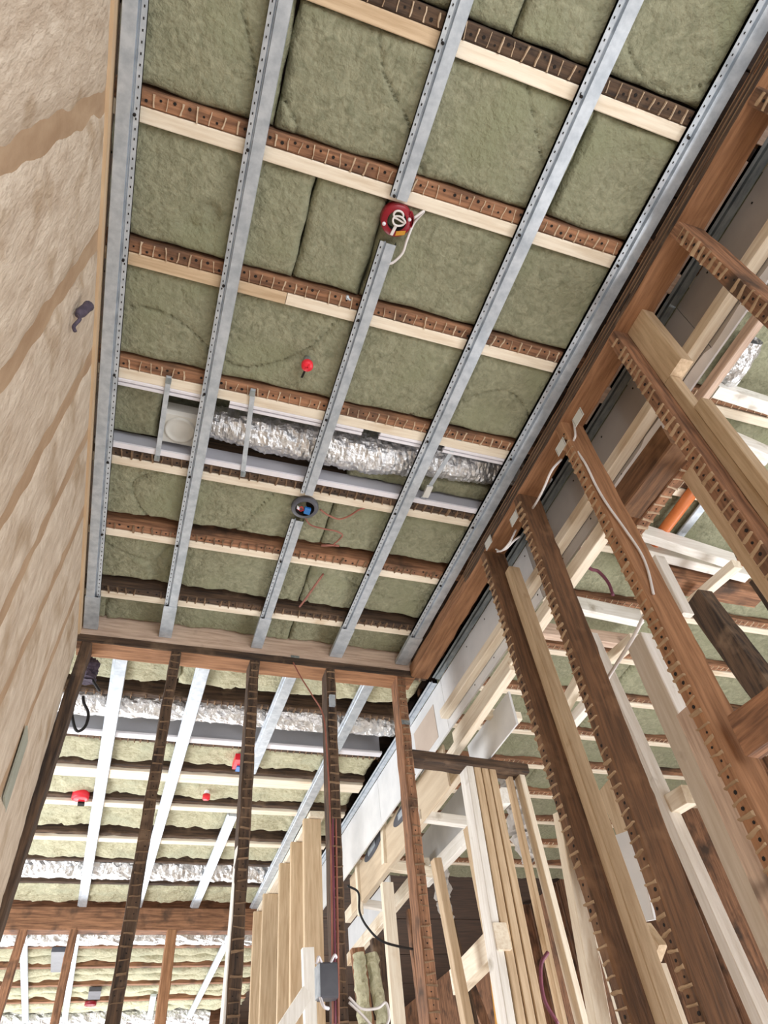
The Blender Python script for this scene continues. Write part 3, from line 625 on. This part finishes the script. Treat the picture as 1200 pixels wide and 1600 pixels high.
m = MB(); m.tube([at(1090, 758, 2, 2.138), at(1012, 862, 2, 2.138), at(1012, 862, 2, 2.138) + Y * .15], .026, n=16); tag(m.build('orange_pipe', PIPE), 'smooth orange plastic pipe running between the joists of the side room', 'pipe')
m = MB(); m.bar(at(1105, 782, 2, 2.155), at(1035, 872, 2, 2.155), X, Z, .022, .006); tag(m.build('ceiling_channel', GALV), 'bright channel beside the orange pipe', 'ceiling channel')
o = P('brown_header', (1010, 885), (1190, 918), 1, 1.79, .10, .1, OLD, 'wide old brown header beyond the orange stud', old=True)
P('pale_header', (1010, 853), (1170, 893), 1, 1.72, .06, .05, WHT, 'whitish rough header above the wide brown one')
P('marked_post', (1080, 935), (1210, 1110), 0, 2.2, .11, .08, DARK, 'dark fuzzy lath-marked post at the right edge', 'stud', old=True, ext=1.0)
P('dark_post', (1180, 900), (1290, 1060), 0, 2.3, .09, .08, DARK, 'dark post leaning out of frame at the right', 'stud', old=True, ext=1.0)
P('noggin', (830, 978), (1005, 1002), 1, 2.3, .075, .045, PINK, 'pinkish grey noggin over the pale frame behind the second stud', ext0=.14)
# pale frame between second and third studs
P('frame_stud', (914, 992), (1200, 1640), 0, 1.44, .035, .045, WHT, 'narrow whitish frame stud right of the second wall stud', 'stud', 'pale frame studs', ext=.6)
P('frame_stud', (990, 1000), (1215, 1500), 0, 1.46, .085, .045, WHT, 'broad pale frame stud left of the orange stud', 'stud', 'pale frame studs', ext=.8)
P('frame_noggin', (1035, 1260), (1068, 1240), 0, 1.45, .05, .045, NEW, 'short pale noggin between the two frame studs')
P('frame_noggin', (945, 1030), (985, 995), 0, 1.5, .03, .045, NEW, 'small pale noggin at the top of the frame')
P('purple_plank', (1068, 1108), (1200, 1400), 0, XR + .03, .07, .03, PINK, 'purplish brown plank behind the orange stud', 'plank', ext=1.0)
tag(cable('white_cable', [f(1014, 945, 1.40), f(990, 995, 1.40), f(962, 1040, 1.40), f(945, 1068, 1.4), f(936, 1090, 1.39)], .006, CABW), 'white cable slanting across the top of the pale frame', 'cable')
tag(cable('purple_cable', [at(917, 882, 1, 1.85) + Vector((-.05, -.05, .2)), at(917, 882, 1, 1.85), at(935, 893, 1, 1.85), at(950, 910, 1, 1.85), at(958, 930, 1, 1.85)], .008, CABP), 'purple cable in the dark recess above the white trimmer', 'cable')
foil_duct([at(1175, 530, 2, 2.12), at(1150, 570, 2, 2.12), at(1128, 618, 2, 2.13)], [.04, .05, .02], 'crumpled foil beyond the pinkish rail at the right edge', seg=8, n=18)
# blocks and scraps glimpsed between first and second studs
P('white_board', (975, 1300), (1005, 1440), 0, 1.5, .10, .012, BOARDW, 'white board scrap between the first and second studs', 'board')
P('pale_block', (945, 1225), (985, 1320), 0, 1.6, .10, .03, TAN, 'tan block above the white board scrap', 'timber block')
P('pale_block', (1000, 1455), (1025, 1490), 0, 1.5, .06, .03, TAN, 'small tan block below the white board scrap', 'timber block')
P('pale_stud', (1020, 1510), (1065, 1640), 0, 1.45, .05, .03, NEW, 'pale stud foot low between the first and second studs', 'stud')
P('pale_brace', (872, 1110), (905, 1050), 0, 1.55, .04, .04, NEW, 'pale brace seen between the first two studs, upper')
P('pale_brace', (885, 1130), (915, 1095), 0, 1.6, .04, .04, WHT, 'pale brace seen between the first two studs, lower')
# ================================================================ BACK BULKHEAD LADDER (seen past the partition)
P('ladder_rail', (795, 1040), (690, 1195), 0, 1.5, .045, .045, NEW, 'pale rail of the bulkhead ladder above the dark cross rail')
P('ladder_rail', (716, 1198), (539, 1433), 0, 1.62, .075, .045, NEW, 'pale upper rail of the bulkhead ladder beyond the cross rail')
P('ladder_rail', (785, 1242), (660, 1375), 0, 1.95, .09, .045, WHT, 'whitish lower rail of the bulkhead ladder')
P('ladder_rail', (655, 1360), (542, 1500), 0, 1.95, .09, .045, NEW, 'pale lower rail of the bulkhead ladder, farthest length', ext0=.1)
P('ladder_noggin', (748, 1110), (815, 1118), 1, 2.75, .045, .045, NEW, 'short pale noggin just above the dark cross rail')
P('ladder_noggin', (655, 1272), (745, 1284), 1, 3.6, .055, .045, WHT, 'short pale noggin of the ladder, nearest of three')
P('ladder_noggin', (600, 1350), (690, 1362), 1, 4.4, .055, .045, NEW, 'short pale noggin of the ladder, middle of three')
P('ladder_noggin', (560, 1408), (605, 1416), 1, 5.0, .05, .045, WHT, 'short pale noggin of the ladder, farthest of three')
m = MB()
a, b, c_, d = (730, 1050), (800, 1060), (812, 1195), (700, 1195)
P('lining_board', (735, 1190), (800, 1105), 0, 1.66, .18, .0125, BOARDW, 'white plasterboard panel behind the ladder above the cross rail', 'board')
P('lining_board', (640, 1370), (735, 1250), 0, 2.05, .30, .0125, BOARDW, 'white plasterboard panel behind the ladder below the cross rail', 'board')
P('lining_board', (545, 1475), (610, 1395), 0, 2.05, .26, .0125, BOARDW, 'white plasterboard panel at the far end of the ladder', 'board')
pb = P('pale_board', (696, 1195), (548, 1400), 0, 1.56, .24, .0125, PLY, 'pale board with two oval lamp openings high beyond the partition', 'board')
for a, b in (((650, 1240), (615, 1290)), ((597, 1300), (570, 1345))):
    p0, p1 = at(*a, 0, 1.558), at(*b, 0, 1.558); t = (p1 - p0); L = t.length / 2; t.normalize(); u = X.cross(t); c = (p0 + p1) / 2
    m = MB(); vs = [c - X * .003 + t * math.cos(q) * L * 1.0 + u * math.sin(q) * .045 for q in [k * math.pi / 12 for k in range(24)]]; vs2 = [v + X * .004 for v in vs]
    m.add(vs + vs2, [tuple(range(24)), tuple(reversed(range(24, 48)))] + [(k, 24 + k, 24 + (k + 1) % 24, (k + 1) % 24) for k in range(24)])
    oo = m.build('oval_recess_shade', DGREY, pb)  # dark grey plate on the board, painted shade of an oval recess
    m = MB(); m.obox(c - X * .006 + t * L * .1, t, u, X, L * .4, .018, .002); m.build('recess_glow', GALV, oo)  # bright plate stands in for the glow glimpsed inside the recess
P('ladder_post', (594, 1255), (598, 1350), 0, 1.54, .045, .03, NEW, 'small pale post crossing the oval lamp board, right one', 'stud')
P('ladder_post', (553, 1310), (560, 1430), 0, 1.54, .045, .03, NEW, 'small pale post crossing the oval lamp board, left one', 'stud')
P('far_stud', (606, 1378), (625, 1600), 1, 4.2, .07, .045, NEW, 'pale stud standing under the ladder rail', 'stud', ext=1.0)
P('door_stud', (684, 1340), (735, 1600), 1, 3.05, .038, .05, TAN, 'pale door frame stud right of the last partition stud', 'stud', ext=1.0)
P('door_stud', (737, 1290), (775, 1480), 1, 3.3, .05, .06, TAN, 'pale stud standing left of the packed stud cluster', 'stud', ext=1.3)
P('door_noggin', (705, 1535), (775, 1462), 0, 1.50, .10, .06, NEW, 'thick pale noggin low between door stud and cluster')
for k, (a, b) in enumerate((((560, 1480), (575, 1600)), ((590, 1465), (606, 1600)), ((645, 1420), (668, 1600)), ((700, 1420), (740, 1600)), ((720, 1500), (760, 1600)))):
    P('dark_post', a, b, 1, 5.2 + .25 * k, .09, .06, DARK if k % 2 else OLD, ['dark post seen below the ladder, leftmost', 'brown post seen below the ladder, second from left', 'dark brown post under the ladder, beside the pale stud', 'brown post behind the door stud', 'dark post low behind the door noggin'][k], 'stud', old=True, ext=1.6)
for k, (a, b) in enumerate((((552, 1490), (562, 1600)), ((572, 1490), (590, 1600)))):
    foil_duct([at(a[0] + 8, a[1], 1, 5.0), at((a[0] + b[0]) / 2 + 8, 1545, 1, 5.0), at(b[0] + 8, 1600, 1, 5.0)], [.04, .04, .04], ['wrinkled hose hanging below the ladder, left one', 'wrinkled hose hanging below the ladder, right one'][k], mt=WOOL2, seg=8, n=14, amp=.01)
foil_duct([at(790, 1205, 1, 3.4), at(805, 1240, 1, 3.4), at(812, 1300, 1, 3.4), at(830, 1345, 1, 3.4)], [.05, .06, .05, .04], 'crumpled grey wrap hanging in the dark slot right of the stud cluster', mt=BOARD, seg=9, n=18, amp=.018)
foil_duct([at(690, 1350, 1, 4.4), at(692, 1400, 1, 4.4), at(700, 1440, 1, 4.4)], [.04, .05, .03], 'pinkish crumpled wrap right of the last partition stud', mt=BOARD, seg=9, n=16, amp=.016)
foil_duct([at(660, 1205, 1, 4.0), at(672, 1213, 1, 4.0), at(690, 1222, 1, 4.0)], [.03, .05, .03], 'foil scrap under the dark cross rail', seg=9, n=16, amp=.016)
f2 = lambda x, y, d=2.85: at(x, y, 1, d)
tag(cable('black_cable', [f2(543, 1384, 3), f2(560, 1395, 3), f2(562, 1425, 3), f2(575, 1450, 3), f2(600, 1472, 3), f2(650, 1484, 3), f2(655, 1484, 3)], .005, CABK), 'thin black cable drooping across the ladder frame', 'cable')
tag(cable('white_cable', [f2(545, 1558), f2(565, 1576), f2(590, 1575), f2(603, 1567), f2(608, 1590), f2(600, 1610)], .005, CABW), 'pale cable drooping low right of the back box', 'cable')
tag(cable('white_cable', [f2(545, 1566), f2(565, 1585), f2(582, 1604)], .005, CABW), 'white cable falling away low right of the back box', 'cable')
tag(cable('purple_cable', [f2(856, 1488, 2.8), f2(845, 1510, 2.8), f2(850, 1560, 2.8), f2(872, 1600, 2.8)], .008, CABP), 'purple cable loop right of the stud cluster', 'cable')
m = MB(); m.bar(at(770, 1520, 1, 3.2), at(782, 1620, 1, 3.2), X, Y, .012, .012); tag(m.build('brass_rod', YEL), 'narrow yellow brass strip between door stud and cluster', 'strip')
# new stud row along the far room
for k, (a, y) in enumerate((((478, 1275), 4.62), ((466, 1325), 5.0), ((450, 1352), 5.38), ((424, 1405), 6.0), ((404, 1432), 6.4))):
    p0 = at(a[0] + 16, a[1], 1, y); p0.z = 2.09
    o = timber('row_stud', Vector((1.19, y + .022, 2.09)), Vector((1.19, y + .022, -H)), .06, .022, TAN, u=X)
    tag(o, f'{ORD[k]} tan stud of the new stud row beyond the partition, counting away', 'stud', 'new stud row in the far room')
o = timber('row_plate', (1.22, 4.6, 2.115), (1.22, 6.5, 2.115), .05, .02, NEW, u=X); tag(o, 'pale top plate over the new stud row in the far room', 'timber')
P('pale_brace', (432, 1625), (482, 1548), 1, 4.2, .07, .045, WHT, 'bright diagonal brace at the bottom of the frame left of the back box')
P('bright_stud', (482, 1480), (488, 1640), 1, 4.5, .07, .045, WHT, 'bright whitish stud edge at the foot of the new stud row', 'stud')
# ================================================================ ROOM 2 CEILING
RY = [2.98, 3.40, 3.86, 4.18, 4.62, 5.16, 5.62, 6.05]
XL2 = -.9; XR2 = 1.44
for i, y in enumerate(RY):
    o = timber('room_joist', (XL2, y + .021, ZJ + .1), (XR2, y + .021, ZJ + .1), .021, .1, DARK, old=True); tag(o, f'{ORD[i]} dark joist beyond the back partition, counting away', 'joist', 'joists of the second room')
    if i < 3: lath_marks(o, (XL2, y + .021, ZJ), (XR2, y + .021, ZJ), Y, -Z, .04, teeth=.008, ridge=PLASTD, thick=.004, holes=False)
    if i in (3, 4, 5):
        o = timber('room_batten', (XL2, y + (.102 if i == 3 else .076), ZJ + .03), (XR2, y + (.102 if i == 3 else .076), ZJ + .03), .055 if i == 3 else .03, .046, NEW); tag(o, f'cream batten beside the {ORD[i]} dark joist beyond the back partition', 'batten', 'battens of the second room')
    y1 = (RY + [6.5])[i + 1]; st = y + (.165 if i == 3 else .11 if i in (4, 5) else .05); en = y1 - (.09 if i in (0, 4) else .02)
    zz = S + .2 if i == 1 else S + .03
    if i == 6: en = 6.48; st = 6.13
    xs = [XL2, .12, XR2]
    for k in range(2):
        batt(xs[k] + .003, xs[k + 1] - .003, st, en, zz + .01 * k, WOOL2, f'pale wool batt after the {ORD[i]} dark joist beyond the partition, {["left", "right"][k]} half', 'wool batts of the second room', lump=.022, step=.02, wav=.018)
foil_duct([(-.75, 3.60, 2.25), (-.3, 3.60, 2.24), (.3, 3.60, 2.25), (.8, 3.59, 2.24), (1.3, 3.6, 2.25), (1.6, 3.6, 2.25)], [.09, .095, .085, .09, .085, .085], 'bright foil duct crossing just beyond the back partition', seg=22, amp=.007, group='foil ducts of the far rooms')
foil_duct([(-.85, 5.9, 2.265), (-.3, 5.9, 2.265), (.3, 5.9, 2.26), (.8, 5.9, 2.265), (1.4, 5.9, 2.26)], [.12, .12, .115, .12, .115], 'bright foil duct in front of the second partition', seg=20, amp=.01, group='foil ducts of the far rooms')
m = MB(); m.box(-.85, 1.44, 3.845, 3.857, S + .03, S + .16); lb = tag(m.build('lining_board', GREYS), 'grey lining board behind the duct beyond the partition', 'lining board')
m = MB(); m.bar((-.85, 3.835, S + .026), (1.44, 3.835, S + .026), Y, Z, .026, .008, ch=.003); m.build('edge_trim', WPLA, lb)
for k, (xa, xb) in enumerate(((-.17, -.235), (.236, .19), (.69, .65), (1.125, 1.15))):
    gaps = [(2.985, 6.5)]
    if k == 2: gaps = [(2.985, 4.15), (4.75, 6.5)]
    for q, (a, b) in enumerate(gaps):
        m = MB(); f0 = (a - 2.985) / 3.4; f1 = (b - 2.985) / 3.4
        x0_, x1_ = xa + (xb - xa) * f0, xa + (xb - xa) * f1
        m.bar((x0_, a, S + .012), (x1_, b, S + .012), X, Z, .030, .012, ch=.003); m.bar((x0_ - .034, a, S + .014), (x1_ - .034, b, S + .014), X, Z, .008, .008, ch=.002)
        tag(m.build('room_channel', GALV), ['leftmost bright channel beyond the back partition', 'bright channel beyond the partition, second from left', 'bright channel beyond the partition, third from left', 'bright channel beyond the partition over the new stud row'][k] + (', farther length' if q else ''), 'ceiling channel', 'channels of the second room')
c = at(125, 1248, 2, S + .0); m = MB(); m.lathe(c, -Z, [(0, .004), (.04, .004), (.052, 0), (.052, -.05), (0, -.05)], n=24); o = tag(m.build('light_fitting', REDB), 'round red light fitting far beyond the partition at the left', 'light fitting')
m = MB(); m.obox(c + Vector((.01, .05, -.01)), X, Y, Z, .02, .02, .006); m.build('dark_terminal', BLACK, o)
c = at(371, 1190, 2, S); m = MB(); m.obox(c, X, Y, Z, .022, .06, .02); o = tag(m.build('red_box', REDB), 'small red box with a blue plug beside the second clear stud', 'junction box')
m = MB(); m.obox(c + Vector((.014, .04, -.022)), X, Y, Z, .014, .03, .006); m.build('blue_plug', BLUE, o)
c = at(322, 1249, 2, S - .02); m = MB(); m.lathe(c, Z, [(0, 0), (.022, 0), (.024, .004), (.024, .03), (0, .03)], n=20); o = tag(m.build('sprinkler_head', REDB), 'tiny red and white sprinkler cap far beyond the partition', 'sprinkler')
m = MB(); m.lathe(c, Z, [(.012, .03), (.016, .04), (.016, .08), (.012, .12)], n=14); m.build('white_body', WPLA, o)
g = lambda x, y, d=3.1: at(x, y, 1, d)
tag(cable('black_cable', [g(140, 1052), g(148, 1068), g(156, 1080)], .007, CABK), 'short black cable end at the top left corner of the partition opening', 'cable')
tag(cable('black_cable', [g(112, 1090), g(113, 1120), g(120, 1142), g(133, 1135), g(138, 1115), g(131, 1098), g(130, 1088)], .007, CABK), 'black cable loop hanging at the left of the partition opening', 'cable')
foil_duct([g(128, 1030), g(140, 1045), g(136, 1065)], [.03, .04, .03], 'tangled grey lagging at the end of the left wall', mt=PURP, seg=8, n=14, amp=.02)
# ================================================================ SECOND PARTITION AND ROOM 3
YQ = 6.55
o = timber('far_plate', (-1.6, YQ + .06, 2.075), (1.5, YQ + .06, 2.075), .06, .085, OLD, old=True, u=Y); tag(o, 'brown top plate of the second partition, far away', 'timber')
for k, (a, b) in enumerate((((40, 1440), (-10, 1600)), ((118, 1440), (80, 1620)), ((271, 1440), (248, 1620)), ((365, 1440), (352, 1620)))):
    P('far_stud', a, b, 1, YQ, .06 if k != 2 else .08, .1, OLD if k != 2 else ORNG, ['leftmost stud of the second partition', 'second stud of the far partition, left of a bright channel', 'orange brown stud of the far partition in the middle', 'stud of the far partition hidden by the second clear stud'][k], 'stud', 'studs of the second partition', old=True, ext=2.0)
R3 = [6.9, 7.6, 8.2, 8.8, 9.4, 10.0, 10.6]
for i, y in enumerate(R3):
    if i == 5: continue
    o = timber('end_joist', (-2.4, y, ZJ + .1), (1.6, y, ZJ + .1), .03, .1, OLD); tag(o, f'{ORD[i]} joist of the farthest room, counting away', 'joist', 'joists of the farthest room')
    y1 = (R3 + [11.2])[i + 1]
    ym = (y + y1) / 2
    for k, (c0, c1) in enumerate(((y + .06, ym - .03), (ym + .03, y1 - .08))):
        if i == 0 and k == 1 or i == 5 and k == 0: continue
        batt(-2.4, 1.6, c0, c1, S + .02 + .02 * k, WOOL2, f'{["near", "far"][k]} pale wool batt after the {ORD[i]} joist of the farthest room', 'wool batts of the farthest room', lump=.03, step=.045, wav=.05)
foil_duct([(-2.2, 7.35, 2.24), (-.9, 7.35, 2.24), (0, 7.35, 2.24), (1.3, 7.35, 2.24)], [.12, .13, .12, .12], 'bright foil duct beyond the second partition', seg=24, amp=.01, group='foil ducts of the far rooms')
foil_duct([(-2.2, 10.15, 2.2), (-.9, 10.15, 2.2), (0, 10.15, 2.2), (1.3, 10.15, 2.2)], [.13, .14, .13, .13], 'foil duct at the very bottom left of the frame', seg=20, amp=.012, group='foil ducts of the far rooms')
for k, (a, b) in enumerate((((36, 1435), (40, 1600)), ((122, 1440), (100, 1600)), ((360, 1460), (290, 1600)), ((240, 1555), (232, 1600)))):
    p0, p1 = at(*a, 2, S), at(*b, 2, S); m = MB(); m.bar(p0, p1, X, Z, .032, .012, ch=.003)
    tag(m.build('end_channel', GALV), ['leftmost bright channel of the farthest room', 'bright channel beside the second far stud', 'bright channel slanting right of the orange far stud', 'short bright channel end low in the farthest room'][k], 'ceiling channel', 'channels of the farthest room')
m = MB(); q = at(288, 1447, 1, 7.0); m.obox(q, X, Z, Y, .05, .06, .02); tag(m.build('white_hanger', GALV), 'bright metal hanger right of the orange far stud', 'bracket')
m = MB(); q = at(141, 1571, 2, S - .01); m.lathe(q, Z, [(0, 0), (.06, 0), (.06, .03)], n=16); tag(m.build('light_fitting', RED), 'dark red fitting at the bottom left of the frame', 'light fitting')
m = MB(); q = at(148, 1552, 2, S); m.obox(q, X, Y, Z, .06, .15, .02); tag(m.build('grey_box', DGREY), 'grey box above the bottom left red fitting', 'junction box')
m = MB(); q = at(95, 1500, 2, S); m.obox(q, X, Y, Z, .08, .3, .02); tag(m.build('grey_netting', DGREY), 'dark grey netting scrap left of the second far stud', 'netting')
# far walls
m = MB(); m.box(-4, 6, 11.9, 12, -H, 2.42); tag(m.build('wall_back', WALLB), 'distant back wall', kind='structure')
m = MB(); m.box(4.2, 4.3, -3.2, 12, -H, 2.42); tag(m.build('wall_far_right', OLD[2]), 'distant wall of the side room', kind='structure')
for i in range(12):
    y = .5 + i * .6
    o = timber('room_stud', (4.12, y, 2.4), (4.12, y, -H), .05, .03, OLD if i % 3 else NEW, u=X); tag(o, f'{ORD[i]} stud along the distant wall of the side room, counting away', 'stud', 'studs of the distant wall')
for o in bpy.data.objects:
    if 'wc' in o: del o['wc']
